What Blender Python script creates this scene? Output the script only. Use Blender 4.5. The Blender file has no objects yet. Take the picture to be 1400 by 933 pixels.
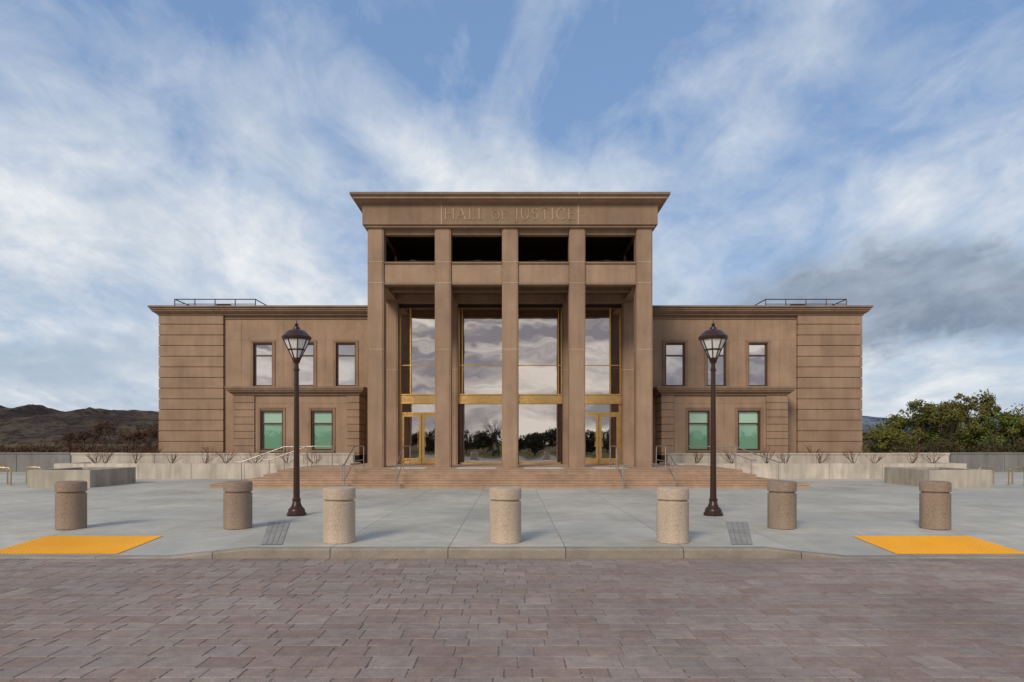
import bpy, bmesh, math, random
import numpy as np
from mathutils import Vector, noise as mnoise
random.seed(7); rng=np.random.default_rng(7)
scene=bpy.context.scene
COL=scene.collection

# ---------------------------------------------------------------- helpers
def link(o,parent=None):
    COL.objects.link(o)
    if parent is not None: o.parent=parent
    return o
def empty(name,loc=(0,0,0)):
    e=bpy.data.objects.new(name,None); e.location=loc; e.empty_display_size=.3
    return link(e)
def mesh_obj(name,verts,faces,mat,parent=None,smooth=False,loc=(0,0,0)):
    me=bpy.data.meshes.new(name); me.from_pydata(verts,[],faces)
    me.update()
    if mat: me.materials.append(mat)
    if smooth:
        for p in me.polygons: p.use_smooth=True
    o=bpy.data.objects.new(name,me); o.location=loc
    return link(o,parent)
FB=[(0,3,2,1),(4,5,6,7),(0,1,5,4),(1,2,6,5),(2,3,7,6),(3,0,4,7)]
class MB:
    def __init__(s): s.v=[]; s.f=[]
    def box(s,x0,x1,y0,y1,z0,z1,g=0,gy=None):
        if x0>x1: x0,x1=x1,x0
        if y0>y1: y0,y1=y1,y0
        n=len(s.v); gy=g if gy is None else gy
        s.v+=[(x0,y0,z0),(x1,y0,z0),(x1,y1,z0),(x0,y1,z0),(x0-g,y0-gy,z1),(x1+g,y0-gy,z1),(x1+g,y1,z1),(x0-g,y1,z1)]
        s.f+=[tuple(n+i for i in q) for q in FB]; return s
    def lathe(s,prof,seg=24,cx=0,cy=0,cz=0,ph=0):
        n=len(s.v)
        for r,z in prof:
            for i in range(seg):
                a=2*math.pi*i/seg+ph; s.v.append((cx+r*math.cos(a),cy+r*math.sin(a),cz+z))
        for k in range(len(prof)-1):
            for i in range(seg):
                j=(i+1)%seg
                s.f.append((n+k*seg+i,n+k*seg+j,n+(k+1)*seg+j,n+(k+1)*seg+i))
        s.f.append(tuple(n+i for i in reversed(range(seg))))
        s.f.append(tuple(n+(len(prof)-1)*seg+i for i in range(seg)))
        return s
    def tube(s,pts,r,seg=8,r2=None):
        pts=[Vector(p) for p in pts]; n=len(s.v); m=len(pts)
        for k,p in enumerate(pts):
            if k==0: d=pts[1]-pts[0]
            elif k==m-1: d=pts[-1]-pts[-2]
            else: d=(pts[k+1]-p).normalized()+(p-pts[k-1]).normalized()
            d.normalize()
            up=Vector((0,0,1)) if abs(d.z)<.9 else Vector((1,0,0))
            u=d.cross(up).normalized(); w=d.cross(u)
            rr=r if r2 is None else r+(r2-r)*k/(m-1)
            for i in range(seg):
                a=2*math.pi*i/seg; q=p+u*(rr*math.cos(a))+w*(rr*math.sin(a)); s.v.append(tuple(q))
        for k in range(m-1):
            for i in range(seg):
                j=(i+1)%seg
                s.f.append((n+k*seg+i,n+(k+1)*seg+i,n+(k+1)*seg+j,n+k*seg+j))
        s.f.append(tuple(n+i for i in range(seg))); s.f.append(tuple(n+(m-1)*seg+i for i in reversed(range(seg))))
        return s
    def obj(s,name,mat,parent=None,bevel=0,smooth=False,loc=(0,0,0)):
        o=mesh_obj(name,s.v,s.f,mat,parent,False,loc)
        if smooth:
            for p in o.data.polygons: p.use_smooth=True
            try: o.data.set_sharp_from_angle(angle=math.radians(35))
            except Exception: pass
        if bevel:
            b=o.modifiers.new('b','BEVEL'); b.width=bevel; b.segments=2; b.limit_method='ANGLE'
        return o

# ---------------------------------------------------------------- materials
def newmat(name):
    m=bpy.data.materials.new(name); m.use_nodes=True; nt=m.node_tree
    b=nt.nodes['Principled BSDF']; return m,nt,b
def N(nt,t,**k):
    n=nt.nodes.new(t)
    for a,v in k.items(): setattr(n,a,v)
    return n
def noise(nt,vec,scale,detail=4,rough=.55,dist=0):
    n=N(nt,'ShaderNodeTexNoise'); n.inputs['Scale'].default_value=scale; n.inputs['Detail'].default_value=detail
    n.inputs['Roughness'].default_value=rough; n.inputs['Distortion'].default_value=dist
    if vec is not None: nt.links.new(vec,n.inputs['Vector'])
    return n.outputs['Fac']
def maprange(nt,val,a,b,c,d):
    n=N(nt,'ShaderNodeMapRange'); nt.links.new(val,n.inputs[0])
    for i,x in enumerate((a,b,c,d)): n.inputs[i+1].default_value=x
    return n.outputs[0]
def mixc(nt,fac,a,b,mode='MIX'):
    n=N(nt,'ShaderNodeMix',data_type='RGBA',blend_type=mode)
    if isinstance(fac,(int,float)): n.inputs[0].default_value=fac
    else: nt.links.new(fac,n.inputs[0])
    for s,i in ((a,6),(b,7)):
        if isinstance(s,tuple): n.inputs[i].default_value=(*s[:3],1)
        else: nt.links.new(s,n.inputs[i])
    return n.outputs[2]
def objco(nt,scale=(1,1,1)):
    t=N(nt,'ShaderNodeTexCoord'); m=N(nt,'ShaderNodeMapping'); m.inputs['Scale'].default_value=scale
    nt.links.new(t.outputs['Object'],m.inputs[0]); return m.outputs[0]
def bump(nt,b,h,strength,dist=.01):
    n=N(nt,'ShaderNodeBump'); n.inputs['Strength'].default_value=strength; n.inputs['Distance'].default_value=dist
    nt.links.new(h,n.inputs['Height']); nt.links.new(n.outputs[0],b.inputs['Normal'])
def grey(nt,v):
    c=N(nt,'ShaderNodeCombineColor')
    for i in range(3): nt.links.new(v,c.inputs[i])
    return c.outputs[0]
def stone(name,col,var=.16,speck=.25,streak=.13,rough=.85,sscale=90,bmp=.35):
    m,nt,b=newmat(name)
    co=objco(nt); cs=objco(nt,(1.6,1.6,.22))
    a=maprange(nt,noise(nt,co,.7,4,.6),.3,.7,1-var,1+var)
    s=maprange(nt,noise(nt,co,sscale,1,.6),.3,.7,1-speck,1+speck)
    k=maprange(nt,noise(nt,cs,2.2,4,.6),.35,.7,1+streak*.5,1-streak)
    c=mixc(nt,1.0,col,grey(nt,a),'MULTIPLY'); c=mixc(nt,1.0,c,grey(nt,s),'MULTIPLY'); c=mixc(nt,1.0,c,grey(nt,k),'MULTIPLY')
    nt.links.new(c,b.inputs['Base Color']); b.inputs['Roughness'].default_value=rough
    b.inputs['Specular IOR Level'].default_value=.25
    bump(nt,b,noise(nt,co,sscale*.6,2,.6),bmp,.006)
    return m
def metal(name,col,rough=.35,metallic=1,var=.1):
    m,nt,b=newmat(name); co=objco(nt)
    a=maprange(nt,noise(nt,co,6,4,.6),.3,.7,1-var,1+var)
    nt.links.new(mixc(nt,1.0,col,grey(nt,a),'MULTIPLY'),b.inputs['Base Color'])
    b.inputs['Metallic'].default_value=metallic
    r=maprange(nt,noise(nt,co,14,3,.5),.3,.7,rough*.8,rough*1.25); nt.links.new(r,b.inputs['Roughness'])
    return m
def glassmat(name,body,refl,tint=(1,1,1),transp=0.0,wav=.012):
    m,nt,b=newmat(name); nt.nodes.remove(b); out=nt.nodes['Material Output']
    co=objco(nt)
    g=N(nt,'ShaderNodeBsdfGlossy'); g.inputs['Roughness'].default_value=.015; g.inputs['Color'].default_value=(*tint,1)
    bp=N(nt,'ShaderNodeBump'); bp.inputs['Strength'].default_value=.35; bp.inputs['Distance'].default_value=wav
    nt.links.new(noise(nt,co,1.1,1,.4),bp.inputs['Height']); nt.links.new(bp.outputs[0],g.inputs['Normal'])
    d=N(nt,'ShaderNodeBsdfDiffuse'); d.inputs['Color'].default_value=(*body,1)
    base=d.outputs[0]
    if transp>0:
        t=N(nt,'ShaderNodeBsdfTransparent'); t.inputs['Color'].default_value=(.62,.68,.62,1)
        mx=N(nt,'ShaderNodeMixShader'); mx.inputs[0].default_value=transp
        nt.links.new(d.outputs[0],mx.inputs[1]); nt.links.new(t.outputs[0],mx.inputs[2]); base=mx.outputs[0]
    m2=N(nt,'ShaderNodeMixShader'); m2.inputs[0].default_value=refl
    nt.links.new(base,m2.inputs[1]); nt.links.new(g.outputs[0],m2.inputs[2]); nt.links.new(m2.outputs[0],out.inputs[0])
    return m

STONE=stone('precast_stone',(.32,.217,.147))
STONE_P=stone('precast_stone_pale',(.345,.235,.16))
STONE_D=stone('precast_stone_frieze',(.265,.18,.122))
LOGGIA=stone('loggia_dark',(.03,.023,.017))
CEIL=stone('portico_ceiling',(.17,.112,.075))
JOINT=stone('joint_sealant',(.52,.43,.34),speck=.05)
COPING=stone('coping',(.24,.168,.118),speck=.1)
CONC=stone('concrete_wall',(.52,.465,.39),streak=.25,speck=.12)
CONC2=stone('concrete_planter',(.40,.36,.295),streak=.25,speck=.12)
CONCD=stone('concrete_wall_grey',(.2,.195,.185),streak=.2,speck=.12)
BOL_L=stone('bollard_aggregate',(.50,.40,.30),speck=.32,sscale=90,bmp=.9)
BOL_D=stone('bollard_aggregate_brown',(.285,.212,.158),speck=.38,sscale=90,bmp=.9)
BRASS=metal('brass',(.80,.52,.20),.35)
BRONZE=metal('dark_bronze',(.055,.035,.025),.42,.55)
LAMPM=metal('lamp_paint_bronze',(.05,.022,.014),.35,.35)
STEEL=metal('stainless_rail',(.42,.39,.35),.5)
RACK=metal('bike_rack_metal',(.45,.34,.2),.5)
FRAME=metal('window_frame_bronze',(.09,.045,.032),.45,.4)
GLASS=glassmat('lobby_glass',(.02,.02,.018),.66,(1,.96,.92),transp=.8)
WGLASS=glassmat('window_glass',(.08,.09,.09),.62,(.97,.95,.97))
GGLASS=glassmat('green_window_glass',(.18,.37,.25),.15,(.8,1,.9))
SHADE=glassmat('green_window_shade',(.34,.54,.41),.12,(.8,1,.9))
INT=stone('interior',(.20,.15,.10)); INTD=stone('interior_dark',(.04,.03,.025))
SOIL=stone('mulch_soil',(.10,.07,.05),var=.3,speck=.5,sscale=30,bmp=1)

def plaza_mat():
    m,nt,b=newmat('plaza_concrete'); co=objco(nt)
    br=N(nt,'ShaderNodeTexBrick'); br.offset=0; br.inputs['Scale'].default_value=1
    br.inputs['Brick Width'].default_value=1.83; br.inputs['Row Height'].default_value=1.83
    br.inputs['Mortar Size'].default_value=.008; br.inputs['Mortar Smooth'].default_value=.2
    br.inputs['Color1'].default_value=(.455,.425,.35,1); br.inputs['Color2'].default_value=(.53,.49,.405,1); br.inputs['Mortar'].default_value=(.24,.22,.19,1)
    mp=N(nt,'ShaderNodeMapping'); mp.inputs['Location'].default_value=(.915,.35,0); nt.links.new(co,mp.inputs[0]); nt.links.new(mp.outputs[0],br.inputs[0])
    c=br.outputs['Color']
    a=maprange(nt,noise(nt,co,.35,5,.62,.4),.3,.7,.78,1.17)
    a2=maprange(nt,noise(nt,co,2.3,5,.65),.3,.7,.86,1.1)
    s=maprange(nt,noise(nt,co,160,1,.6),.3,.7,.86,1.14)
    spot=maprange(nt,noise(nt,co,7,3,.5),.66,.74,1,.84)
    for v in (a,a2,s,spot): c=mixc(nt,1,c,grey(nt,v),'MULTIPLY')
    c=mixc(nt,maprange(nt,noise(nt,co,.22,4,.5),.50,.62,0,.45),c,(.34,.34,.30))
    nt.links.new(c,b.inputs['Base Color'])
    nt.links.new(maprange(nt,noise(nt,co,.8,3,.6),.3,.7,.6,.85),b.inputs['Roughness']); b.inputs['Specular IOR Level'].default_value=.25
    bump(nt,b,noise(nt,co,90,2,.6),.2,.004)
    return m
PLAZA=plaza_mat()
def kerb_mat():
    m,nt,b=newmat('kerb_concrete'); co=objco(nt)
    br=N(nt,'ShaderNodeTexBrick'); br.offset=0; br.inputs['Scale'].default_value=1
    br.inputs['Brick Width'].default_value=1.83; br.inputs['Row Height'].default_value=50; br.inputs['Mortar Size'].default_value=.008
    br.inputs['Color1'].default_value=(.29,.25,.195,1); br.inputs['Color2'].default_value=(.35,.30,.24,1); br.inputs['Mortar'].default_value=(.08,.07,.06,1)
    mp=N(nt,'ShaderNodeMapping'); mp.inputs['Location'].default_value=(.915,20,0); nt.links.new(co,mp.inputs[0]); nt.links.new(mp.outputs[0],br.inputs[0])
    c=br.outputs['Color']
    for v in (maprange(nt,noise(nt,co,1.5,5,.7),.3,.7,.7,1.18),maprange(nt,noise(nt,co,60,2,.6),.3,.7,.82,1.18)): c=mixc(nt,1,c,grey(nt,v),'MULTIPLY')
    nt.links.new(c,b.inputs['Base Color']); b.inputs['Roughness'].default_value=.85
    bump(nt,b,noise(nt,co,60,3,.6),.3,.005); return m
KERB=kerb_mat()
def paver_mat():
    m,nt,b=newmat('pavers'); co=objco(nt); g=N(nt,'ShaderNodeNewGeometry'); r=g.outputs['Random Per Island']
    cr=N(nt,'ShaderNodeValToRGB'); nt.links.new(r,cr.inputs[0]); e=cr.color_ramp.elements
    e[0].position=0; e[0].color=(.255,.185,.150,1); e[1].position=1; e[1].color=(.325,.255,.212,1)
    x=cr.color_ramp.elements.new(.35); x.color=(.29,.212,.173,1)
    x=cr.color_ramp.elements.new(.7); x.color=(.28,.224,.192,1)
    c=cr.outputs[0]
    for v in (maprange(nt,noise(nt,co,.5,4,.6),.3,.7,.82,1.16),maprange(nt,noise(nt,co,7,4,.7),.3,.7,.82,1.18),maprange(nt,noise(nt,co,170,2,.7),.3,.7,.62,1.42)):
        c=mixc(nt,1,c,grey(nt,v),'MULTIPLY')
    c=mixc(nt,maprange(nt,noise(nt,co,60,2,.8),.62,.75,0,.5),c,(.46,.39,.32))
    nt.links.new(c,b.inputs['Base Color']); b.inputs['Roughness'].default_value=.8; b.inputs['Specular IOR Level'].default_value=.25
    bump(nt,b,noise(nt,co,120,2,.7),.6,.005); return m
PAVER=paver_mat()
def gravel_mat():
    m,nt,b=newmat('joint_gravel'); co=objco(nt)
    v=N(nt,'ShaderNodeTexVoronoi'); v.inputs['Scale'].default_value=120; nt.links.new(co,v.inputs['Vector'])
    sp=N(nt,'ShaderNodeSeparateColor'); nt.links.new(v.outputs['Color'],sp.inputs[0])
    c=mixc(nt,maprange(nt,sp.outputs[0],.5,.9,0,1),(.10,.075,.06),(.55,.46,.36))
    nt.links.new(c,b.inputs['Base Color']); b.inputs['Roughness'].default_value=.9; return m
JGRAV=gravel_mat()
def tile_mat():
    m,nt,b=newmat('terrace_tiles'); co=objco(nt)
    br=N(nt,'ShaderNodeTexBrick'); br.offset=0; br.inputs['Scale'].default_value=1
    br.inputs['Brick Width'].default_value=1.38; br.inputs['Row Height'].default_value=1.4
    br.inputs['Mortar Size'].default_value=.012
    br.inputs['Color1'].default_value=(.38,.25,.165,1); br.inputs['Color2'].default_value=(.47,.33,.225,1); br.inputs['Mortar'].default_value=(.16,.12,.09,1)
    nt.links.new(co,br.inputs[0]); c=br.outputs['Color']
    for v in (maprange(nt,noise(nt,co,1.2,5,.6),.3,.7,.85,1.15),maprange(nt,noise(nt,co,90,2,.6),.3,.7,.85,1.15)): c=mixc(nt,1,c,grey(nt,v),'MULTIPLY')
    nt.links.new(c,b.inputs['Base Color']); b.inputs['Roughness'].default_value=.7; return m
TILE=tile_mat()
STEP=stone('step_stone',(.40,.272,.182),speck=.2)
PALE=stone('terrace_pale_band',(.62,.56,.46),speck=.1)
YEL=stone('tactile_yellow',(.90,.42,.02),var=.1,speck=.06,streak=0,rough=.6,bmp=.1)
GRATE=stone('grey_tactile',(.47,.44,.38),var=.1)
GRATEB=stone('grey_tactile_bed',(.27,.255,.225),var=.1)
def ground_mat():
    m,nt,b=newmat('dry_grass'); co=objco(nt)
    c=mixc(nt,maprange(nt,noise(nt,co,.03,6,.6),.35,.65,0,1),(.12,.10,.055),(.20,.16,.09))
    c=mixc(nt,maprange(nt,noise(nt,co,.8,6,.7),.4,.7,0,.6),c,(.07,.075,.035))
    nt.links.new(c,b.inputs['Base Color']); b.inputs['Roughness'].default_value=1; b.inputs['Specular IOR Level'].default_value=0; return m
GROUND=ground_mat()
def hill_mat(name,c1,c2,sc):
    m,nt,b=newmat(name); co=objco(nt)
    c=mixc(nt,maprange(nt,noise(nt,co,sc,7,.65),.42,.58,0,1),c1,c2)
    c=mixc(nt,maprange(nt,noise(nt,co,sc*6,5,.7),.5,.6,0,.8),c,tuple(x*.45 for x in c1))
    nt.links.new(c,b.inputs['Base Color']); b.inputs['Roughness'].default_value=1; b.inputs['Specular IOR Level'].default_value=0; return m
def leaf_mat(name,c1,c2,c3):
    m,nt,b=newmat(name); co=objco(nt); g=N(nt,'ShaderNodeNewGeometry')
    cr=N(nt,'ShaderNodeValToRGB'); nt.links.new(g.outputs['Random Per Island'],cr.inputs[0]); e=cr.color_ramp.elements
    e[0].color=(*c1,1); e[1].color=(*c2,1)
    c=mixc(nt,maprange(nt,noise(nt,co,.35,2,.5),.42,.62,0,1),cr.outputs[0],c3)
    nt.links.new(c,b.inputs['Base Color']); b.inputs['Roughness'].default_value=.8; b.inputs['Specular IOR Level'].default_value=.1
    return m
BARK=stone('bark',(.10,.075,.055),speck=.3,sscale=20)
TWIG=stone('red_twig_bark',(.13,.065,.045),speck=.3,sscale=20)
LEAF=leaf_mat('spring_leaves',(.08,.085,.018),(.18,.18,.04),(.12,.105,.035))
LEAF2=leaf_mat('spring_leaves_green',(.06,.09,.015),(.12,.16,.03),(.13,.14,.04))
LEAFB=leaf_mat('brown_twigs',(.07,.032,.02),(.14,.075,.045),(.09,.055,.03))
LEAFD=leaf_mat('dark_foliage',(.045,.04,.016),(.08,.065,.03),(.055,.045,.02))

# ---------------------------------------------------------------- ground
def zfun(x,y):
    r=min(1,max(0,(abs(x)-4.05)/1.3)); t=min(1,max(0,(13.0-y)/2.3))
    return -.143*r*t
S=3500
mesh_obj('ground',[(-S,-S,-.25),(S,-S,-.25),(S,S,-.25),(-S,S,-.25)],[(0,1,2,3)],GROUND)
xs=sorted(set([-45,-30,-20,-12,-9,-8.3,-7,-6.2,-5.35,-5,-4.7,-4.4,-4.05,-2,0,2,4.05,4.4,4.7,5,5.35,6.2,7,8.3,9,12,20,30,45]))
ys=[10.78,11.2,11.6,12,12.4,12.7,13.0,16,20,26,32,40,47]
v=[(x,y,zfun(x,y)) for y in ys for x in xs]; nx=len(xs)
f=[(j*nx+i,j*nx+i+1,(j+1)*nx+i+1,(j+1)*nx+i) for j in range(len(ys)-1) for i in range(nx-1)]
mesh_obj('plaza_pavement',v,f,PLAZA)
v=[];f=[]
for i,x in enumerate(xs):
    z=zfun(x,10.7); 
    v+=[(x,10.60,-.24),(x,10.60,z-.03),(x,10.612,z-.010),(x,10.64,z+.001),(x,10.782,z+.001)]
for i in range(nx-1):
    for k in range(4): a=i*5+k; f.append((a,a+5,a+6,a+1))
mesh_obj('kerb',v,f,KERB)
# paver road
mesh_obj('road_joint_gravel',[(-45,-8,-.157),(45,-8,-.157),(45,10.60,-.157),(-45,10.60,-.157)],[(0,1,2,3)],JGRAV)
v=[];f=[]
y=10.585; row=0
pat=[.30,.22,.30,.30,.22]
while y>-3:
    d=pat[row%5]; y0=y-d; x=-17-random.random()*.4
    while x<17:
        w=random.choice([.30,.30,.38,.46]) if d>.25 else random.choice([.22,.30,.38])
        g=.005; c=.005
        jx,jy=random.uniform(-.003,.003),random.uniform(-.003,.003)
        x0,x1,a0,a1=x+g+jx,x+w-g+jx,y0+g+jy,y-g+jy
        zt=-.15+random.uniform(-.0015,.0015); tx=random.uniform(-.001,.001)
        n=len(v)
        v+=[(x0,a0,-.165),(x1,a0,-.165),(x1,a1,-.165),(x0,a1,-.165)]
        v+=[(x0,a0,zt-c),(x1,a0,zt-c),(x1,a1,zt-c),(x0,a1,zt-c)]
        v+=[(x0+c,a0+c,zt-tx),(x1-c,a0+c,zt+tx),(x1-c,a1-c,zt+tx),(x0+c,a1-c,zt-tx)]
        for k in (0,4):
            for i in range(4):
                j=(i+1)%4; f.append((n+k+i,n+k+j,n+k+4+j,n+k+4+i))
        f.append((n+8,n+9,n+10,n+11))
        x+=w
    y=y0; row+=1
mesh_obj('paver_road',v,f,PAVER)
mesh_obj('far_road',[(-45,-8.05,-.17),(-45,-20,-.17),(45,-20,-.17),(45,-8.05,-.17)],[(0,1,2,3)],CONCD)
def tactile(s):
    m=MB(); xa,xb=(6.2,8.3); ya,yb=10.85,12.3
    nyp=6
    for j in range(nyp):
        y0=ya+(yb-ya)*j/nyp; y1=ya+(yb-ya)*(j+1)/nyp; n=len(m.v)
        m.v+=[(s*xa,y0,zfun(9,y0)+.008),(s*xb,y0,zfun(9,y0)+.008),(s*xb,y1,zfun(9,y1)+.008),(s*xa,y1,zfun(9,y1)+.008)]
        m.f.append((n,n+1,n+2,n+3) if s>0 else (n+3,n+2,n+1,n))
    p=.06
    for i in range(int((xb-xa)/p)):
        for j in range(int((yb-ya)/p)):
            cx=s*(xa+p*(i+.5)); cy=ya+p*(j+.5); cz=zfun(9,cy)+.008
            m.lathe([(.017,0),(.012,.008)],6,cx,cy,cz)
    m.obj('tactile_paving',YEL)
tactile(-1); tactile(1)
def grate(s):
    m=MB(); y0,y1=11.0,14.1; n=60
    for i in range(n):
        t=i/n; t2=(i+.66)/n
        for k in range(4):
            def P(t,u): 
                y=y0+(y1-y0)*t; xl=3.62+(4.5-3.62)*t; w=.34+.10*t
                return (s*(xl+w*u),y)
            u0=k/4+.02; u1=(k+1)/4-.02
            a,b_,c,d=P(t,u0),P(t,u1),P(t2,u1),P(t2,u0); q=len(m.v)
            for pnt in (a,b_,c,d): m.v.append((pnt[0],pnt[1],zfun(*pnt)+.010))
            m.f.append((q,q+1,q+2,q+3))
    bed=[];bf=[]
    for i in range(9):
        t=i/8; y=y0+(y1-y0)*t; xl=3.62+.88*t; w=.34+.1*t
        bed+=[(s*xl,y,zfun(xl,y)+.005),(s*(xl+w),y,zfun(xl+w,y)+.005)]
    for i in range(8): bf.append((2*i,2*i+1,2*i+3,2*i+2))
    e=empty('drain_grate'); m.obj('grate_bars',GRATE,e); mesh_obj('grate_bed',bed,bf,GRATEB,e)
grate(-1); grate(1)

# ---------------------------------------------------------------- bollards
def bollard(x,y,mat):
    m=MB(); r=.262
    m.lathe([(r-.01,0),(r,.01),(r,.665),(r-.008,.675),(r-.03,.68),(r-.03,.705),(r-.004,.71),(r+.004,.718),(r+.004,.865),(r-.012,.895),(r-.05,.905)],40)
    return m.obj('concrete_bollard',mat,smooth=True,loc=(x,y,zfun(x,y)))
for x,y,mt in ((-2.78,11.3,BOL_L),(-.03,11.3,BOL_L),(2.74,11.3,BOL_L),(-5.2,13.15,BOL_D),(5.28,13.15,BOL_D),(-8.38,13.1,BOL_D),(8.2,13.1,BOL_D)):
    bollard(x,y,mt)

# ---------------------------------------------------------------- street lamps
FROST,nt,b=newmat('lamp_frosted_glass'); b.inputs['Base Color'].default_value=(.72,.72,.70,1); b.inputs['Roughness'].default_value=.25
def lamp(x,y):
    e=empty('street_lamp',(x,y,0))
    p=[(.215,0),(.215,.05),(.20,.07),(.185,.09),(.185,.13),(.165,.16),(.125,.20),(.10,.26),(.085,.32),(.095,.34),(.095,.37),(.072,.40),(.066,1.0),(.058,2.2),(.05,3.25),(.065,3.27),(.065,3.30),(.048,3.32),(.045,3.42),(.07,3.45),(.085,3.50),(.06,3.53)]
    MB().lathe(p,24).obj('post',LAMPM,e,smooth=True)
    MB().lathe([(.075,3.53),(.285,3.97)],8,ph=math.pi/8).obj('glass',FROST,e)
    m=MB()
    for i in range(8):
        a=2*math.pi*i/8+math.pi/8; c,s_=math.cos(a),math.sin(a)
        m.tube([(.08*c,.08*s_,3.52),(.29*c,.29*s_,3.975)],.013,6)
    m.lathe([(.085,3.5),(.10,3.53),(.085,3.56)],8,ph=math.pi/8)
    m.lathe([(.17,3.715),(.19,3.735),(.188,3.75)],8,ph=math.pi/8)
    m.lathe([(.285,3.95),(.315,3.965),(.325,4.0),(.325,4.03),(.30,4.05),(.27,4.08),(.20,4.15),(.12,4.19),(.08,4.20),(.07,4.24),(.045,4.26),(.03,4.28),(.045,4.30),(.03,4.325),(.012,4.34),(.006,4.41)],24)
    m.obj('lantern_cap',LAMPM,e,smooth=True)
lamp(-4.78,15.4); lamp(4.62,15.4)

# ---------------------------------------------------------------- steps & terrace
e=empty('entrance_steps')
tiers=[(10.7,24.4),(9.45,24.78),(9.07,25.16),(8.7,25.54)]
for i,(hx,y0) in enumerate(tiers):
    z0=.155*i if i else -.02; z1=.155*(i+1)
    ye=30.75+.005*i
    m=MB(); m.box(-hx,hx,y0,ye,z0,z1-.05); m.box(-hx-.02,hx+.02,y0-.02,ye+.001,z1-.05,z1)
    m.obj('step_tier',STEP,e,bevel=.008)
MB().box(-7.15,7.15,30.76,36.4,0,.617).obj('terrace_back',STEP,e)
mesh_obj('terrace_tiles',[(-8.4,25.9,.624),(8.4,25.9,.624),(8.4,30.7,.624),(-8.4,30.7,.624)],[(0,1,2,3)],TILE,e)
mesh_obj('terrace_tiles_rear',[(-7.1,30.701,.624),(7.1,30.701,.624),(7.1,36,.624),(-7.1,36,.624)],[(0,1,2,3)],TILE,e)
m=MB()
for x0,x1 in ((-4.6,-3.3),(-2.1,-.55),(.55,2.1),(3.3,4.6)):
    n=len(m.v); m.v+=[(x0,26.0,.629),(x1,26.0,.629),(x1,27.9,.629),(x0,27.9,.629)]; m.f.append((n,n+1,n+2,n+3))
m.obj('pale_paving_band',PALE,e)

# rails
def rail_front(x):
    m=MB(); y0=24.15; y1=25.65; y2=27.3
    zb,zt=.86,1.50
    m.tube([(x,y0-.28,zb),(x,y0,zb),(x,y1,zt),(x,y2,zt),(x,y2+.02,.62)],.022)
    m.tube([(x,y0,0),(x,y0,zb)],.020); m.tube([(x,y1,.6),(x,y1,zt)],.020)
    m.tube([(x,y0-.28,zb),(x,y0-.28,.30),(x,y0,.30),(x,y1,.95),(x,y2,.95)],.016)
    m.obj('stair_handrail',STEEL,smooth=True)
for x in (-5.85,-4.0,4.0,5.85): rail_front(x)
def rail_side(s,y):
    m=MB(); zt=1.47
    m.tube([(s*10.95,y,.86),(s*10.7,y,.86),(s*9.0,y,zt),(s*7.9,y,zt),(s*7.9,y,.62)],.022)
    m.tube([(s*10.7,y,0.1),(s*10.7,y,.86)],.020); m.tube([(s*9.0,y,.3),(s*9.0,y,zt)],.020)
    m.obj('stair_handrail',STEEL,smooth=True)
for s in (-1,1):
    for y in (27.2,30.3): rail_side(s,y)

# ---------------------------------------------------------------- walls and planters
for s in (-1,1):
    def bx(m,a,b_,*r): m.box(min(s*a,s*b_),max(s*a,s*b_),*r)
    m=MB(); x=7.6
    while x<21.1: bx(m,x+.006,min(x+2.4,21.2)-.006,33.0,33.3,0,1.04); x+=2.4
    bx(m,7.56,21.24,32.97,33.33,1.045,1.13)
    m.obj('planter_retaining_wall',CONC,bevel=.008)
    m=MB(); x=7.2
    while x<20.5: bx(m,x+.006,min(x+2.4,20.6)-.006,30.8,31.1,-.02,.69); x+=2.4
    m.obj('low_plaza_wall',CONC,bevel=.01)
    m=MB(); bx(m,20.3,20.6,31.11,33,-.02,.688); bx(m,7.2,7.45,31.11,32.96,-.02,.688); m.obj('low_return_wall',CONC,bevel=.01)
    m=MB(); bx(m,7.46,20.29,31.11,32.99,0,.60); m.obj('planting_bed',SOIL)
    m=MB(); bx(m,7.66,21.2,33.34,36.1,0,1.0); m.obj('planting_bed_upper',SOIL)
    e=empty('concrete_planter')
    m=MB(); xi,xo=15.25,17.55
    bx(m,xi,xo,24.8,25.02,-.02,.64); bx(m,xi,xo,27.6,27.82,-.02,.64); bx(m,xi,xi+.22,25.021,27.599,-.02,.638); bx(m,xo-.22,xo,25.021,27.599,-.02,.638)
    m.obj('planter_walls',CONC2,e,bevel=.01)
    m=MB(); bx(m,xi+.2,xo-.2,25.0,27.62,0,.55); m.obj('planter_soil',SOIL,e)
    m=MB(); x=21.5
    while x<46: bx(m,x+.01,x+2.99,38.0,38.35,-.2,1.0); x+=3
    bx(m,21.45,46.6,37.95,38.4,1.003,1.08)
    m.obj('boundary_wall',CONCD,bevel=.01)
    for k,(xx,yy) in enumerate(((18.75,26.9),(19.45,26.2),(20.1,26.9))):
        m=MB(); pts=[]
        pts.append((s*(xx-.3),yy,0)); pts.append((s*(xx-.3),yy,.5))
        for a in range(1,6): an=math.pi/2*a/6; pts.append((s*(xx-.3+.15*(1-math.cos(an))),yy,.5+.17*math.sin(an)))
        for a in range(6,0,-1): an=math.pi/2*a/6; pts.append((s*(xx+.3-.15*(1-math.cos(an))),yy,.5+.17*math.sin(an)))
        pts.append((s*(xx+.3),yy,.5)); pts.append((s*(xx+.3),yy,0))
        m.tube(pts,.026); m.lathe([(.06,0),(.06,.012)],12,s*(xx-.3),yy,0.0); m.lathe([(.06,0),(.06,.012)],12,s*(xx+.3),yy,0.0)
        m.obj('bike_rack',RACK,smooth=True)

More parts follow.
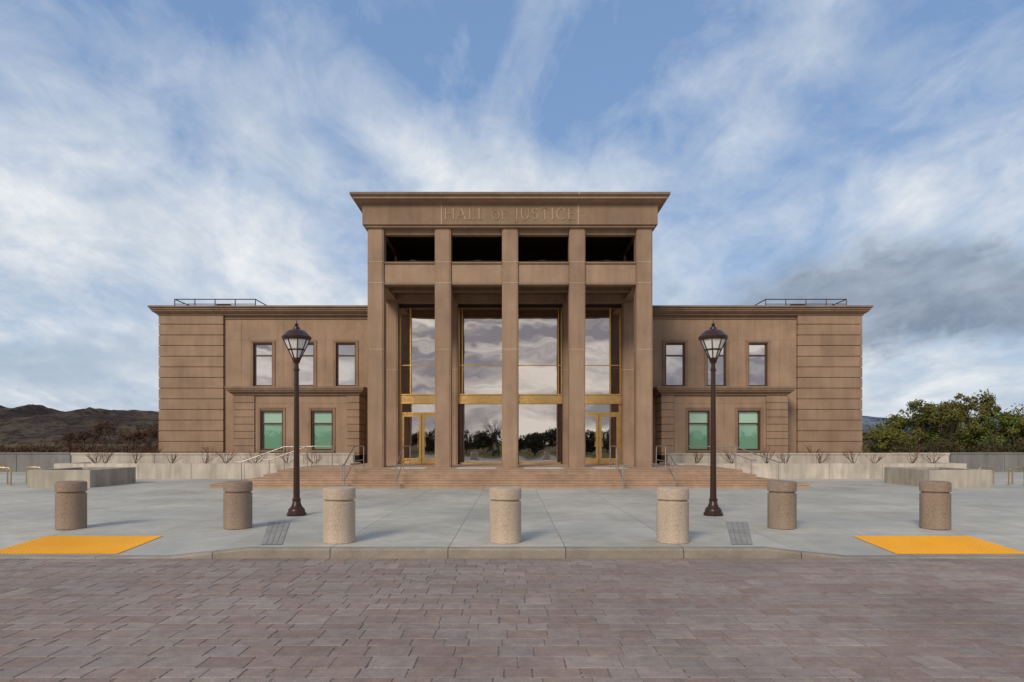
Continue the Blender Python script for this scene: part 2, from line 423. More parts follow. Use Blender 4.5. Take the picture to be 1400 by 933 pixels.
# ---------------------------------------------------------------- BUILDING
B=empty('courthouse_building')
CX=[-5.52,-2.76,0,2.76,5.52]
m=MB()
for cx in CX:
    m.box(cx-.28,cx+.28,28.0,28.66,.60,10.5); m.box(cx-.33,cx+.33,28.03,28.63,.60,10.498)
m.obj('columns',STONE,B,bevel=.012)
m=MB()
for cx in CX:
    m.box(cx-.28,cx+.28,31.5,32.16,.60,8.1); m.box(cx-.33,cx+.33,31.53,32.13,.60,8.098)
m.obj('rear_pilasters',STONE,B,bevel=.012)
m=MB()
for cx in CX:
    for z in (5.46,8.19,9.05): m.box(cx-.335,cx+.335,27.995,28.665,z,z+.018)
    m.box(cx-.335,cx+.335,31.495,32.0,5.0,5.018)
m.obj('column_joints',JOINT,B)
m=MB()
for i in range(4):
    a,b_=CX[i]+.335,CX[i+1]-.335
    m.box(a,b_,28.12,28.55,8.22,9.0); 
    m.box(a,b_,28.2,28.5,10.22,10.5)
m.obj('portico_beams',STONE_P,B,bevel=.01)
m=MB()
for i in range(4):
    a,b_=CX[i]+.335,CX[i+1]-.335
    m.box(a,b_,28.06,28.54,9.002,9.07); m.box(a,b_,28.08,28.54,8.14,8.218)
m.obj('beam_mouldings',STONE_D,B)
m=MB()
for s in (-1,1):
    x0,x1=sorted((s*5.25,s*5.79))
    m.box(x0,x1,28.67,31.49,8.22,9.0); m.box(x0,x1,28.67,31.49,10.22,10.5)
m.box(-5.85,5.85,31.5,32.1,8.105,10.5)
m.obj('flank_beams',STONE,B)
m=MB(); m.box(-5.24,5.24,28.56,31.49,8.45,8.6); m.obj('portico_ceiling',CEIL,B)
m=MB()
for cx in CX[1:4]: m.box(cx-.2,cx+.2,28.67,31.49,8.2,8.449)
m.box(-5.23,5.23,29.9,30.2,8.28,8.446)
m.obj('ceiling_beams',STONE_D,B)
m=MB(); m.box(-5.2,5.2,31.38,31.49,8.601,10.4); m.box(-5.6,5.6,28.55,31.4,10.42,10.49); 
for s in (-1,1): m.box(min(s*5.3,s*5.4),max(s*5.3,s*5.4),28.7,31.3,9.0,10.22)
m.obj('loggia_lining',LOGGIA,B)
m=MB()
for i in range(4):
    a,b_=CX[i]+.34,CX[i+1]-.34
    m.tube([(a,28.9,9.32),(b_,28.9,9.32)],.02,6)
    for k in range(14): x=a+(b_-a)*(k+.5)/14; m.tube([(x,28.9,8.6),(x,28.9,9.32)],.008,5)
    # wall washer fixtures on the loggia parapet
    m.box((a+b_)/2-.12,(a+b_)/2+.12,29.1,29.3,9.25,9.42)
m.obj('loggia_railing',BRONZE,B)
m=MB(); m.box(-6.02,6.02,27.82,44.0,10.53,11.36)
m.obj('frieze',STONE_D,B)
m=MB(); m.box(-5.93,5.93,27.9,43.9,10.44,10.529)
m.box(-6.06,6.06,27.78,44,11.362,11.40)
m.box(-6.10,6.10,27.74,44,11.402,11.47,.16)
m.box(-6.34,6.34,27.48,44,11.472,11.56); m.box(-6.37,6.37,27.45,44,11.562,11.60,.05)
m.obj('entablature_mouldings',STONE,B,bevel=.006)
MB().box(-6.44,6.44,27.38,44,11.602,11.70).obj('roof_coping',COPING,B,bevel=.01)
m=MB()
for x in (-2.80,2.78): m.box(x-.012,x+.012,27.816,27.83,10.53,11.36); m.box(x-.01,x+.01,27.37,27.5,11.6,11.703)
m.obj('frieze_joints',JOINT,B)
for s in (-1,1):
    x0,x1=sorted((s*5.45,s*5.83))
    MB().box(x0,x1,32.17,43.9,0,10.43).obj('hall_side_wall',STONE,B)
MB().box(-5.44,5.44,43.2,43.9,0,10.43).obj('hall_rear_wall',STONE,B)
m=MB(); m.box(-5.44,5.44,39.5,39.7,.6,8.4); m.obj('lobby_back_wall',INT,B)
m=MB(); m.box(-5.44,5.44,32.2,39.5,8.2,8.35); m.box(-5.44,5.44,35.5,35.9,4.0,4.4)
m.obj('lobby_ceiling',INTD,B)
MB().box(-5.44,5.44,32.2,39.5,.5,.61).obj('lobby_floor',INT,B)
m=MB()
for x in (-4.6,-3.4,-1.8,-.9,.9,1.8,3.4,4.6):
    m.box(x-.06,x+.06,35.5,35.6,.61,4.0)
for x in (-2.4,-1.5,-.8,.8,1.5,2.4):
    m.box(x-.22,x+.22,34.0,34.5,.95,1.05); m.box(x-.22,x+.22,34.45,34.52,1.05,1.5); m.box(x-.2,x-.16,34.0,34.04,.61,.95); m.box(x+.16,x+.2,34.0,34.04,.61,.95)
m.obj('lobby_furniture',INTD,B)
bays=[(-5.19,-3.09),(-2.43,-.33),(.33,2.43),(3.09,5.19)]
gl=MB(); br=MB(); dk=MB()
for i,(a,b_) in enumerate(bays):
    def pane(x0,x1,z0,z1,y=31.98): 
        n=len(gl.v); gl.v+=[(x0,y,z0),(x1,y,z0),(x1,y,z1),(x0,y,z1)]; gl.f.append((n,n+1,n+2,n+3))
    outer=i in(0,3)
    br.box(a,b_,31.80,32.06,3.50,3.84); br.box(a,b_,31.76,32.07,3.842,3.90); br.box(a,b_,31.77,32.07,3.44,3.498)
    dk.box(a,b_,31.9,32.05,7.95,8.09)
    br.box(a,b_,31.94,32.03,5.23,5.27)
    if outer:
        xm=a+.52 if i==0 else b_-.52
        for x in (a+.03,b_-.03,xm): br.box(x-.03,x+.03,31.93,32.04,3.902,7.94)
        for (p,q) in ((a,xm),(xm,b_)):
            pane(p+.03,q-.03,3.90,5.23); pane(p+.03,q-.03,5.27,7.94)
        c=(a+b_)/2
        for x in (a+.05,b_-.05): br.box(x-.05,x+.05,31.9,32.05,.62,3.438)
        br.box(a+.1,b_-.1,31.9,32.05,2.96,3.05); pane(a+.1,b_-.1,3.05,3.438)
        for (p,q,h) in ((a+.1,c-.012,1),(c+.012,b_-.1,-1)):
            br.box(p,p+.12,31.91,31.97,.64,2.958); br.box(q-.12,q,31.91,31.97,.64,2.958)
            br.box(p+.121,q-.121,31.912,31.968,.64,.90); br.box(p+.121,q-.121,31.912,31.968,2.84,2.957)
            pane(p+.12,q-.12,.9,2.84,31.945)
            hx=q-.16 if h==1 else p+.16
            br.tube([(hx,31.91,1.45),(hx,31.84,1.45),(hx,31.84,2.15),(hx,31.91,2.15)],.016,6)
    else:
        for x in (a+.03,b_-.03): br.box(x-.03,x+.03,31.93,32.04,3.902,7.94); dk.box(x-.03,x+.03,31.93,32.04,.62,3.438)
        pane(a+.06,b_-.06,3.90,5.23); pane(a+.06,b_-.06,5.27,7.94); pane(a+.06,b_-.06,.70,3.438)
        br.box(a+.06,b_-.06,31.93,32.04,.62,.70)
        xs_=a+.18 if i==1 else b_-.18
        br.box(xs_-.02,xs_+.02,31.93,32.04,3.902,7.94); dk.box(xs_-.02,xs_+.02,31.93,32.04,.70,3.438)
gl.obj('lobby_glazing',GLASS,B); br.obj('brass_frames',BRASS,B,bevel=.004); dk.obj('dark_frames',BRONZE,B)

# carved lettering
T=MB()
def arcstrip(cx,cz,rx,rz,a0,a1,t0,t1,n=16):
    prev=None
    for k in range(n+1):
        a=math.radians(a0+(a1-a0)*k/n); th=t0*abs(math.cos(a))+t1*abs(math.sin(a))
        po=(cx+rx*math.cos(a),cz+rz*math.sin(a)); pi=(cx+(rx-th)*math.cos(a),cz+(rz-th*.8)*math.sin(a))
        if prev: polyp([prev[0],po,pi,prev[1]])
        prev=(po,pi)
L_OX=0;L_S=1;L_Z=0
def polyp(pts):
    n=len(T.v); P=[(L_OX+x*L_S, L_Z+z*L_S) for x,z in pts]
    area=sum(P[i][0]*P[(i+1)%len(P)][1]-P[(i+1)%len(P)][0]*P[i][1] for i in range(len(P)))
    if area<0: P=P[::-1]
    k=len(P)
    T.v+=[(x,27.795,z) for x,z in P]+[(x,27.822,z) for x,z in P]
    T.f.append(tuple(n+i for i in range(k)))
    for i in range(k): j=(i+1)%k; T.f.append((n+j,n+i,n+k+i,n+k+j))
def rect(x0,x1,z0,z1): polyp([(x0,z0),(x1,z0),(x1,z1),(x0,z1)])
tk,tn,sf,sh=.10,.05,.05,.04
def stem(x,z0=0,z1=1,t=tk): rect(x,x+t,z0+sh,z1-sh); rect(x-sf,x+t+sf,z0,z0+sh); rect(x-sf,x+t+sf,z1-sh,z1)
def letter(c):
    if c=='H': stem(0);stem(.60);rect(tk,.60,.50,.55);return .70
    if c=='A':
        polyp([(.0,sh),(.06,sh),(.36,1),(.32,1)]);polyp([(.31,1),(.41,1),(.74,sh),(.62,sh)]);rect(.14,.60,.34,.39);rect(-.06,.13,0,sh);rect(.55,.81,0,sh);return .76
    if c=='L': stem(0);rect(tk,.5,0,.05);rect(.46,.5,.05,.2);return .52
    if c=='O': arcstrip(.42,.5,.42,.52,0,360,.10,.05,28);return .84
    if c=='F': stem(0);rect(tk,.5,.95,1);rect(.46,.5,.8,.95);rect(tk,.38,.5,.55);rect(.36,.4,.42,.63);return .5
    if c=='J': rect(.2,.30,.0,.96);rect(.14,.36,.96,1);arcstrip(.1,.02,.20,.24,-90,0,.10,.05,8);return .36
    if c=='U': rect(0,tk,.38,.96);rect(-.05,.15,.96,1);rect(.57,.62,.38,.96);rect(.52,.67,.96,1);arcstrip(.31,.38,.31,.40,180,360,.10,.05,16);return .64
    if c=='S': arcstrip(.24,.75,.24,.27,20,270,.08,.06,16);arcstrip(.24,.27,.25,.27,-160,90,.08,.06,16);return .48
    if c=='T': stem(.28);rect(0,.66,.951,1.003);rect(0,.04,.8,.95);rect(.62,.66,.8,.95);return .66
    if c=='I': stem(0);return .12
    if c=='C': arcstrip(.42,.5,.42,.52,40,320,.10,.05,24);return .74
    if c=='E': stem(0);rect(tk,.5,.95,1);rect(tk,.53,0,.05);rect(tk,.4,.5,.55);rect(.46,.5,.8,.95);rect(.49,.53,.05,.2);return .53
text=[('HALL',1.0),('OF',.74),('JUSTICE',1.0)]
def layout(x0,H):
    global L_OX,L_S,L_Z
    x=x0
    for wi,(w,sc) in enumerate(text):
        for c in w:
            L_OX=x; L_S=H*sc; L_Z=10.72
            wd=letter(c); x+=wd*L_S+.21*H
        x+=.30*H
    return x
w=layout(0,.47)-.47*.51; T.v.clear(); T.f.clear()
sc_=5.30/w
layout(-2.65,.47)
T.v=[(-2.65+(x+2.65)*sc_,y,z) for x,y,z in T.v]
LET=stone('carved_letters',(.40,.29,.20),speck=.05); T.obj('carved_inscription',LET,B)

# ---- wings
def wall_open(m,x0,x1,y0,y1,z0,z1,ops):
    xs=sorted(set([x0,x1]+[o[0] for o in ops]+[o[1] for o in ops])); zs=sorted(set([z0,z1]+[o[2] for o in ops]+[o[3] for o in ops]))
    for i in range(len(xs)-1):
        run=None
        for j in range(len(zs)-1):
            cx=(xs[i]+xs[i+1])/2; cz=(zs[j]+zs[j+1])/2
            op=any(o[0]<cx<o[1] and o[2]<cz<o[3] for o in ops)
            if not op:
                if run is None: run=zs[j]
                if j==len(zs)-2: m.box(xs[i],xs[i+1],y0,y1,run,zs[j+1])
            else:
                if run is not None: m.box(xs[i],xs[i+1],y0,y1,run,zs[j]); run=None
for s in (-1,1):
    def X(a,b_): return tuple(sorted((s*a,s*b_)))
    m=MB()
    x0,x1=X(5.84,15.25); m.box(x0,x1,36.55,50,0,8.34)
    x0,x1=X(15.2,18.50); m.box(x0,x1,36.05,50.2,0,8.34)
    x0,x1=X(7.71,14.02); m.box(x0,x1,35.05,36.14,0,4.0)
    m.obj('wing_core',STONE,B)
    m=MB(); uw=[(8.2,9.24),(10.4,11.42),(12.6,13.62)]
    ops=[(*X(a,b_),4.62,6.90) for a,b_ in uw]
    x0,x1=X(5.845,15.14); wall_open(m,x0,x1,36.15,36.54,0,8.34,ops); m.obj('wing_upper_wall',STONE_P,B)
    fr=MB(); g=MB(); sill=MB()
    for (a,b_) in uw:
        x0,x1=X(a,b_); yg=36.33
        for q in ((x0,x0+.07),(x1-.07,x1)): fr.box(q[0],q[1],36.24,36.38,4.62,6.9)
        fr.box(x0+.07,x1-.07,36.24,36.38,6.83,6.9); fr.box(x0+.07,x1-.07,36.24,36.38,4.62,4.69); fr.box(x0+.07,x1-.07,36.25,36.37,6.22,6.29)
        n=len(g.v); g.v+=[(x0+.05,yg,4.65),(x1-.05,yg,4.65),(x1-.05,yg,6.88),(x0+.05,yg,6.88)]; g.f.append((n,n+1,n+2,n+3))
        sill.box(x0-.08,x1+.08,36.05,36.23,4.54,4.62)
        for q in ((x0-.14,x0-.004),(x1+.004,x1+.14)): sill.box(q[0],q[1],36.10,36.2,4.622,6.95)
        sill.box(x0-.14,x1+.14,36.09,36.2,6.952,7.03)
    fr.obj('upper_window_frames',FRAME,B); g.obj('upper_window_glass',WGLASS,B); sill.obj('upper_window_surrounds',STONE_D,B)
    m=MB()
    x0,x1=X(5.9,15.1); m.box(x0,x1,36.146,36.16,7.06,7.075)
    for xx in (7.5,9.82,12.02,14.25):
        m.box(s*xx-.01,s*xx+.01,36.145,36.16,7.08,8.18)
    for xx in (7.5,9.82,12.02,14.25): m.box(s*xx-.01,s*xx+.01,36.145,36.16,4.6,7.055)
    m.obj('upper_wall_joints',STONE_D,B)
    m=MB(); z=.02
    while z<7.8:
        x0,x1=X(15.15,18.56); m.box(x0,x1,36.0,50.3,z,z+.525); z+=.562
    x0,x1=X(15.15,18.56); m.box(x0,x1,36.0,50.3,z+.005,8.33)
    m.obj('pavilion_banding',STONE,B,bevel=.012)
    m=MB(); xi=5.85
    def cor(y0,xo,z0,z1,g=0):
        n=len(m.v); x0,x1=X(xi,xo); m.box(x0,x1,y0,50.5,z0,z1,g)
        if g:
            for k in range(n,n+8):
                vx=m.v[k]
                if abs(vx[0])<xi: m.v[k]=(s*xi,vx[1],vx[2])
    cor(35.96,18.62,8.345,8.41); cor(35.92,18.66,8.412,8.52,.14); cor(35.76,18.82,8.522,8.60); cor(35.70,18.88,8.602,8.70)
    m.obj('wing_cornice',STONE_D,B,bevel=.006)
    m=MB(); x0,x1=X(5.86,18.95); m.box(x0,x1,35.63,50.5,8.702,8.80); m.obj('wing_coping',COPING,B,bevel=.01)
    m=MB(); x0,x1=X(5.86,15.1); m.box(x0,x1,36.08,36.149,8.18,8.22); m.obj('string_line',STONE_D,B)
    m=MB(); lw=[(9.02,10.13),(11.55,12.70)]
    ops=[(*X(a,b_),1.24,3.27) for a,b_ in lw]
    x0,x1=X(8.3,12.98); wall_open(m,x0,x1,34.68,35.04,0,4.02,ops); m.obj('lower_block_wall',STONE_P,B)
    m=MB(); z=.02
    while z<3.7:
        x0,x1=X(12.98,14.07); m.box(x0,x1,34.6,36.145,z,min(z+.33,4.03)); x0,x1=X(7.66,8.30); m.box(x0,x1,34.6,36.145,z,min(z+.33,4.03)); z+=.365
    m.box(*X(7.70,8.29),34.64,36.14,.01,4.028); m.box(*X(12.99,14.03),34.64,36.14,.01,4.028)
    m.obj('lower_block_banding',STONE,B,bevel=.01)
    m=MB()
    def cor2(o,z0,z1,g=0):
        x0,x1=X(7.66-o,14.07+o); m.box(x0,x1,34.6-o,36.145,z0,z1,g)
    cor2(.02,4.032,4.10); cor2(.06,4.102,4.20,.10); cor2(.20,4.202,4.27); cor2(.25,4.272,4.37,.03); cor2(.30,4.372,4.46)
    m.obj('lower_block_cornice',STONE_D,B,bevel=.006)
    fr=MB(); g=MB(); sh_=MB(); sill=MB()
    for (a,b_) in lw:
        x0,x1=X(a,b_); yg=34.86
        for q in ((x0,x0+.08),(x1-.08,x1)): fr.box(q[0],q[1],34.74,34.92,1.24,3.27)
        fr.box(x0+.08,x1-.08,34.74,34.92,3.19,3.27); fr.box(x0+.08,x1-.08,34.74,34.92,1.24,1.32); fr.box(x0+.08,x1-.08,34.75,34.91,2.58,2.64)
        n=len(g.v); g.v+=[(x0+.06,yg,1.27),(x1-.06,yg,1.27),(x1-.06,yg,2.6),(x0+.06,yg,2.6)]; g.f.append((n,n+1,n+2,n+3))
        n=len(sh_.v); sh_.v+=[(x0+.06,yg,2.62),(x1-.06,yg,2.62),(x1-.06,yg,3.25),(x0+.06,yg,3.25)]; sh_.f.append((n,n+1,n+2,n+3))
        sill.box(x0-.1,x1+.1,34.56,34.73,1.15,1.24)
        for q in ((x0-.12,x0-.005),(x1+.005,x1+.12)): sill.box(q[0],q[1],34.64,34.7,1.24,3.35)
        sill.box(x0-.12,x1+.12,34.63,34.7,3.352,3.42)
    fr.obj('lower_window_frames',FRAME,B); g.obj('lower_window_glass',GGLASS,B); sh_.obj('lower_window_shades',SHADE,B); sill.obj('lower_window_surrounds',STONE_D,B)
    m=MB(); x0,x1=X(8.32,12.96); m.box(x0,x1,34.674,34.69,3.62,3.635)
    for xx in (10.85,): m.box(s*xx-.01,s*xx+.01,34.673,34.69,1.1,4.0)
    m.obj('lower_wall_joints',STONE_D,B)
    m=MB(); a,b_=13.9,18.3; yy0,yy1=37.2,40
    za,zb=8.75,9.44
    for y in (yy0,yy1):
        m.tube([(s*a,y,zb),(s*b_,y,zb)],.028,6); m.tube([(s*a,y,zb-.26),(s*b_,y,zb-.26)],.022,6)
        for k in range(5): x=a+(b_-a)*k/4; m.tube([(s*x,y,8.75),(s*x,y,zb)],.026,6)
    for x in (a,b_): m.tube([(s*x,yy0,zb),(s*x,yy1,zb)],.028,6)
    m.obj('roof_railing',FRAME,B)
    m=MB(); c=(a+b_)/2+.2; n=len(m.v)
    m.v+=[(s*(c-1.5),38.0,8.75),(s*(c+1.5),38.0,8.75),(s*(c+1.5),39.6,8.75),(s*(c-1.5),39.6,8.75),(s*(c-.35),38.8,9.50),(s*(c+.35),38.8,9.50)]
    fs=[(0,1,5,4),(2,3,4,5),(1,2,5),(3,0,4)]; m.f+=[tuple(n+i for i in q) for q in fs]
    m.obj('roof_skylight',BRONZE,B)

# ---------------------------------------------------------------- vegetation
def branches(mb,p,d,L,r,depth,tips,seg=5,spread=.6):
    pts=[p]; q=p.copy(); dd=d.copy(); n=3
    for k in range(n):
        dd=(dd+Vector((random.uniform(-.2,.2),random.uniform(-.2,.2),random.uniform(-.05,.15)))).normalized(); q=q+dd*(L/n); pts.append(q.copy())
    mb.tube(pts,r,seg,r*.6)
    if depth==0: tips.append(q); return
    for k in range(random.choice([2,3,3])):
        nd=(dd+Vector((random.uniform(-1,1),random.uniform(-1,1),random.uniform(-.3,.6)))*spread).normalized()
        branches(mb,random.choice(pts[2:]).copy(),nd,L*random.uniform(.6,.8),r*.55,depth-1,tips,max(3,seg-1),spread)
def leaves(centers,radii,n,size,flat=.8):
    centers=np.array(centers); radii=np.array(radii)
    idx=rng.integers(0,len(centers),n)
    d=rng.normal(size=(n,3)); d/=np.linalg.norm(d,axis=1)[:,None]
    r=rng.random(n)**.45
    p=centers[idx]+d*(r*radii[idx])[:,None]*np.array([1,1,flat])
    p[:,2]=np.maximum(p[:,2],.05)
    a=rng.normal(size=(n,3)); a/=np.linalg.norm(a,axis=1)[:,None]; b=np.cross(a,d); b/=np.linalg.norm(b,axis=1)[:,None]+1e-6
    s=(size*(.6+.8*rng.random(n)))[:,None]
    q=np.stack([p-a*s,p-b*s*.45,p+a*s,p+b*s*.45],1).reshape(-1,3)
    F=[(4*i,4*i+1,4*i+2,4*i+3) for i in range(n)]
    return [tuple(x) for x in q],F
def tree(name,x,y,h,w,nleaf,lsize,lmat,zb=-.2,depth=3,low=.12):
    e=empty(name,(x,y,zb)); mb=MB(); tips=[]
    for k in range(3):
        d=Vector((random.uniform(-.35,.35),random.uniform(-.35,.35),1)).normalized()
        branches(mb,Vector((random.uniform(-.3,.3),random.uniform(-.3,.3),0)),d,h*.38,h*.022,depth,tips,6)
    mb.obj('trunk_and_limbs',BARK,e)
    if nleaf:
        cs=[];rs=[]
        K=26
        for k in range(K):
            t=random.random(); a=random.random()*6.28; zz=h*(low+(.90-low)*t); ww=w*.5*math.sqrt(max(.05,1-((t-.42)/.62)**2))
            rr=random.uniform(.5,1)*ww
            cs.append((rr*math.cos(a),rr*math.sin(a),zz)); rs.append(random.uniform(.08,.17)*w)
        for tp in tips[::3]:
            if tp.z<h*1.02: cs.append(tuple(tp)); rs.append(random.uniform(.05,.10)*w)
        v,f=leaves(cs,rs,nleaf,lsize); mesh_obj('foliage',v,f,lmat,e)
    return e
def pxX(px,d): return (px-700)/933*d+.08
def pxH(py,d): return (605-py)*d/933+1.65+.2
for k,(px,py,w,d) in enumerate(((1203,583,5.5,64),(1232,566,6.5,72),(1262,550,7.5,70),(1298,545,7,68),(1334,533,6.5,70),(1366,557,6.5,66),(1398,566,6.5,64),(1430,550,8,70),(1470,556,8,74),(1290,560,7,80),(1520,545,9,76))):
    tree('broadleaf_tree',pxX(px,d),d,pxH(py,d),w,4600,.14,LEAF2 if k%3==2 else LEAF)
cs=[];rs=[]
for k in range(120):
    x=random.uniform(35,75); y=random.uniform(56,63); r=random.uniform(.6,1.2); cs.append((x,y,r*.6+random.random()*.6)); rs.append(r)
v,f=leaves(cs,rs,22000,.13); mesh_obj('brush_thicket',v,f,LEAFD)
cs=[];rs=[]
for k in range(150):
    px=random.uniform(-40,225); y=random.uniform(80,130); r=random.uniform(.5,1.2); cs.append((pxX(px,y),y,r*.5)); rs.append(r)
v,f=leaves(cs,rs,20000,.14); mesh_obj('sagebrush_thicket',v,f,LEAFB)
for px,py,w,d in ((150,576,4.6,88),(205,582,5,85),(178,586,3.6,84),(95,592,4,95),(120,588,3.5,90)):
    tree('bare_shrub_tree',pxX(px,d),d,pxH(py,d),w,1700,.10,LEAFB,depth=4,low=.3)
for x,y,h,w in ((-2.5,-38,6.0,4.5),(9,-46,6.5,5),(-12,-44,6,5),(20,-50,7,6),(-22,-50,7,6)):
    tree('bare_tree',x,y,h,w,0,.1,LEAFB,depth=4)  # unseen behind the camera, added for the lobby glass to reflect
cs=[];rs=[]
for k in range(260):
    x=random.uniform(-60,60); y=random.uniform(-62,-52); r=random.uniform(1.0,1.9); cs.append((x,y,r*.6+random.random()*2.0)); rs.append(r)
v,f=leaves(cs,rs,24000,.34); mesh_obj('tree_line',v,f,LEAFD)  # out of view behind the camera, added for reflections in the lobby glass
def shrub(x,y,z,h,n):
    mb=MB(); tips=[]
    for k in range(n):
        d=Vector((random.uniform(-1,1),random.uniform(-.8,.8),random.uniform(.5,1.2))).normalized()
        branches(mb,Vector((0,0,0)),d,h*.55,.014,2,tips,4,.5)
    mb.obj('bare_shrub',TWIG,loc=(x,y,z))
for s in (-1,1):
    for x in (9.0,10.4,11.8,13.2,14.6,16.0,17.3,18.7,19.6): shrub(s*(x+random.uniform(-.3,.3)),32.0,.6,random.uniform(.5,.8),8)
    for x in (15.0,17.6,20.2): shrub(s*x,33.9,1.0,.5,6)

# hills
def hills(name,x0,x1,y0,y1,nx,ny,hf,mat):
    v=[(x0+(x1-x0)*i/nx,y0+(y1-y0)*j/ny,0) for j in range(ny+1) for i in range(nx+1)]
    v=[(x,y,hf(x,y,(y-y0)/(y1-y0))) for x,y,_ in v]
    f=[(j*(nx+1)+i,j*(nx+1)+i+1,(j+1)*(nx+1)+i+1,(j+1)*(nx+1)+i) for j in range(ny) for i in range(nx)]
    return mesh_obj(name,v,f,mat,smooth=True)
def h1(x,y,t):
    env=math.sin(math.pi*min(1,t))**.8
    n=mnoise.fractal(Vector((x/170,y/230,0)),1.0,2.0,6)
    rdg=abs(mnoise.fractal(Vector((x/80,y/150,4)),1.0,2.0,5))
    return -1+env*(44+15*n-16*rdg+ (4 if x<-400 else -26))
hills('hills',-1900,1900,700,1350,420,80,h1,hill_mat('scrub_hills',(.055,.045,.04),(.105,.08,.06),.02))
def h2(x,y,t):
    n=mnoise.fractal(Vector((x/420,y/400,9)),1.0,2.0,6)
    return -1+math.sin(math.pi*t)**.8*(102+45*n)
HM=hill_mat('far_hills_haze_blue',(.10,.13,.18),(.20,.24,.30),.004)  # bluish base colour stands in for distance haze
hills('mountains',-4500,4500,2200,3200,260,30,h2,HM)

# ---------------------------------------------------------------- sun + sky
sd=Vector((-.50,-1,.70)).normalized(); el=math.asin(sd.z); rot=math.atan2(sd.x,sd.y)
L=bpy.data.lights.new('sun','SUN'); L.energy=2.3; L.angle=math.radians(18); L.color=(1,.87,.70)
lo=bpy.data.objects.new('sun',L); lo.rotation_euler=(-sd).to_track_quat('-Z','Y').to_euler(); link(lo)
W=bpy.data.worlds.new('World'); scene.world=W; W.use_nodes=True; nt=W.node_tree
bg=nt.nodes['Background']; bg.inputs['Strength'].default_value=.105
sky=N(nt,'ShaderNodeTexSky',sky_type='NISHITA'); sky.sun_disc=False; sky.sun_elevation=el; sky.sun_rotation=rot
sky.air_density=1.3; sky.dust_density=1.0; sky.ozone_density=2.0
tc=N(nt,'ShaderNodeTexCoord'); sep=N(nt,'ShaderNodeSeparateXYZ'); nt.links.new(tc.outputs['Generated'],sep.inputs[0])
def M(op,a,b=None,c=None,clamp=False):
    n=N(nt,'ShaderNodeMath',operation=op); n.use_clamp=clamp
    for i,x in enumerate((a,b,c)):
        if x is None: continue
        if isinstance(x,(int,float)): n.inputs[i].default_value=x
        else: nt.links.new(x,n.inputs[i])
    return n.outputs[0]
x,y,z=sep.outputs
zc=M('ADD',M('MAXIMUM',z,0),.30)
u=M('DIVIDE',x,zc); vv=M('DIVIDE',y,zc)
cmb=N(nt,'ShaderNodeCombineXYZ'); nt.links.new(u,cmb.inputs[0]); nt.links.new(vv,cmb.inputs[1])
mp=N(nt,'ShaderNodeMapping'); mp.inputs['Rotation'].default_value=(0,0,math.radians(52)); mp.inputs['Scale'].default_value=(1.9,1.25,1); mp.inputs['Location'].default_value=(5.3,1.1,0)
nt.links.new(cmb.outputs[0],mp.inputs[0])
n1=noise(nt,mp.outputs[0],1.25,8,.56,.5); n2=noise(nt,mp.outputs[0],4.6,7,.64,.7)
az=M('ARCTAN2',x,y); elv=M('ARCSINE',z)
nd=noise(nt,tc.outputs['Generated'],5,5,.62); ndl=M('MULTIPLY',M('SUBTRACT',nd,.5),.34)
def blob(a0,e0,ra,re,wob=1):
    da=M('DIVIDE',M('SUBTRACT',M('ADD',az,M('MULTIPLY',ndl,wob)),a0),ra); de=M('DIVIDE',M('SUBTRACT',M('ADD',elv,M('MULTIPLY',ndl,wob*.6)),e0),re)
    return M('EXPONENT',M('MULTIPLY',M('ADD',M('MULTIPLY',da,da),M('MULTIPLY',de,de)),-1))
low=maprange(nt,elv,.0,.50,.20,-.04)
f0=M('ADD',n1,M('MULTIPLY',M('SUBTRACT',n2,.5),.36))
f0=M('ADD',f0,low)
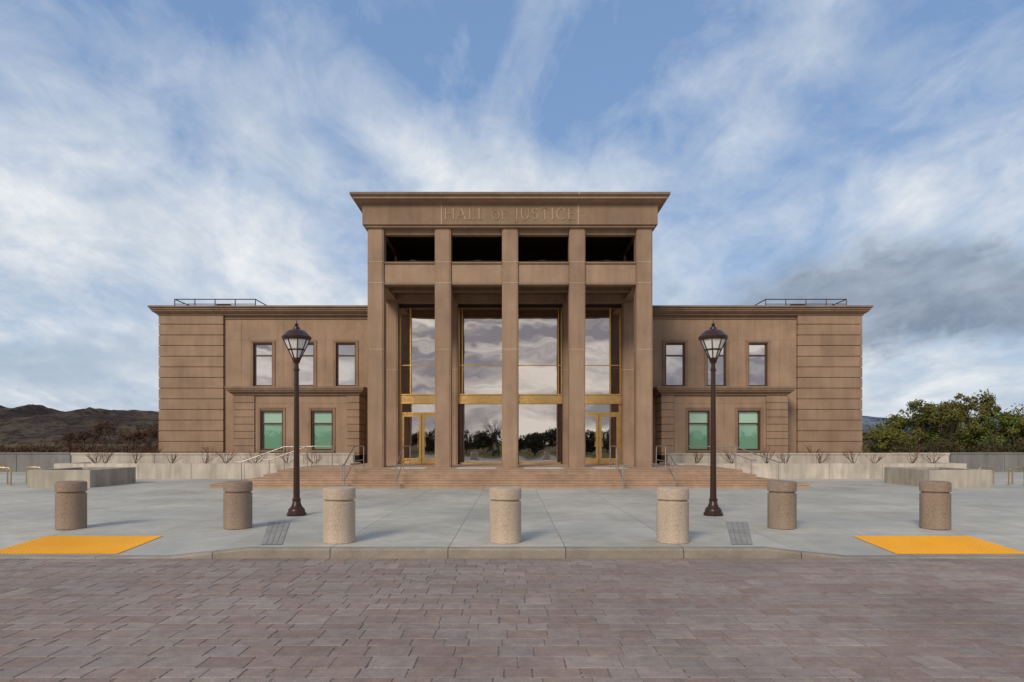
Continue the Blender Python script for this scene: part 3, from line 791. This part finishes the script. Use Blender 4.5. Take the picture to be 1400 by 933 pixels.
for bb,wt in ((blob(.02,.37,.26,.05),.26),(blob(-.50,.26,.26,.11),.20),(blob(-.40,.47,.12,.06),.14),(blob(.50,.30,.35,.04),.10),(blob(.15,.53,.5,.08),-.05),(blob(.42,.49,.12,.03),.16)): f0=M('ADD',f0,M('MULTIPLY',bb,wt))
mask=maprange(nt,f0,.37,.80,0,.97)
shade=maprange(nt,noise(nt,mp.outputs[0],2.4,6,.64,.3),.33,.66,1,0)
ccol=mixc(nt,shade,(5.3,6.0,6.9),(8.3,8.5,8.6))
skyc=mixc(nt,.65,sky.outputs[0],(2.1,3.5,6.3))
cb=N(nt,'ShaderNodeCombineXYZ'); nt.links.new(az,cb.inputs[0]); nt.links.new(M('MULTIPLY',elv,6.5),cb.inputs[1])
nb=noise(nt,cb.outputs[0],2.6,6,.6,.5)
c=mixc(nt,mask,skyc,ccol)
back=M('MULTIPLY',maprange(nt,y,-.1,-.5,0,1),maprange(nt,elv,.45,.30,0,1))
bandc=mixc(nt,maprange(nt,nb,.42,.58,0,1),(2.6,2.4,2.7),(9.2,8.4,7.6))  # invented cloud bands behind the camera, for the lobby glass to reflect
c=mixc(nt,M('MULTIPLY',back,.9),c,bandc)
dk_=blob(.54,.175,.27,.06,.8); dmask=maprange(nt,M('ADD',dk_,M('MULTIPLY',M('SUBTRACT',n2,.5),.9)),.15,.62,0,.93)
c=mixc(nt,dmask,c,mixc(nt,shade,(2.1,2.6,3.5),(3.6,4.3,5.3)))
dl=blob(-.62,.10,.25,.03,.8); dm2=maprange(nt,M('ADD',dl,M('MULTIPLY',M('SUBTRACT',n2,.5),.8)),.35,.9,0,.6)
c=mixc(nt,dm2,c,(3.6,4.5,5.6))
nt.links.new(c,bg.inputs['Color'])

# ---------------------------------------------------------------- camera
cam=bpy.data.cameras.new('camera'); cam.sensor_width=36; cam.lens=24.0; cam.shift_y=.0989; cam.clip_end=9000
co=bpy.data.objects.new('camera',cam); co.location=(.08,0,1.65); co.rotation_euler=(math.radians(90),0,0); link(co); scene.camera=co
scene.view_settings.view_transform='Standard'; scene.view_settings.look='None'; scene.view_settings.exposure=0
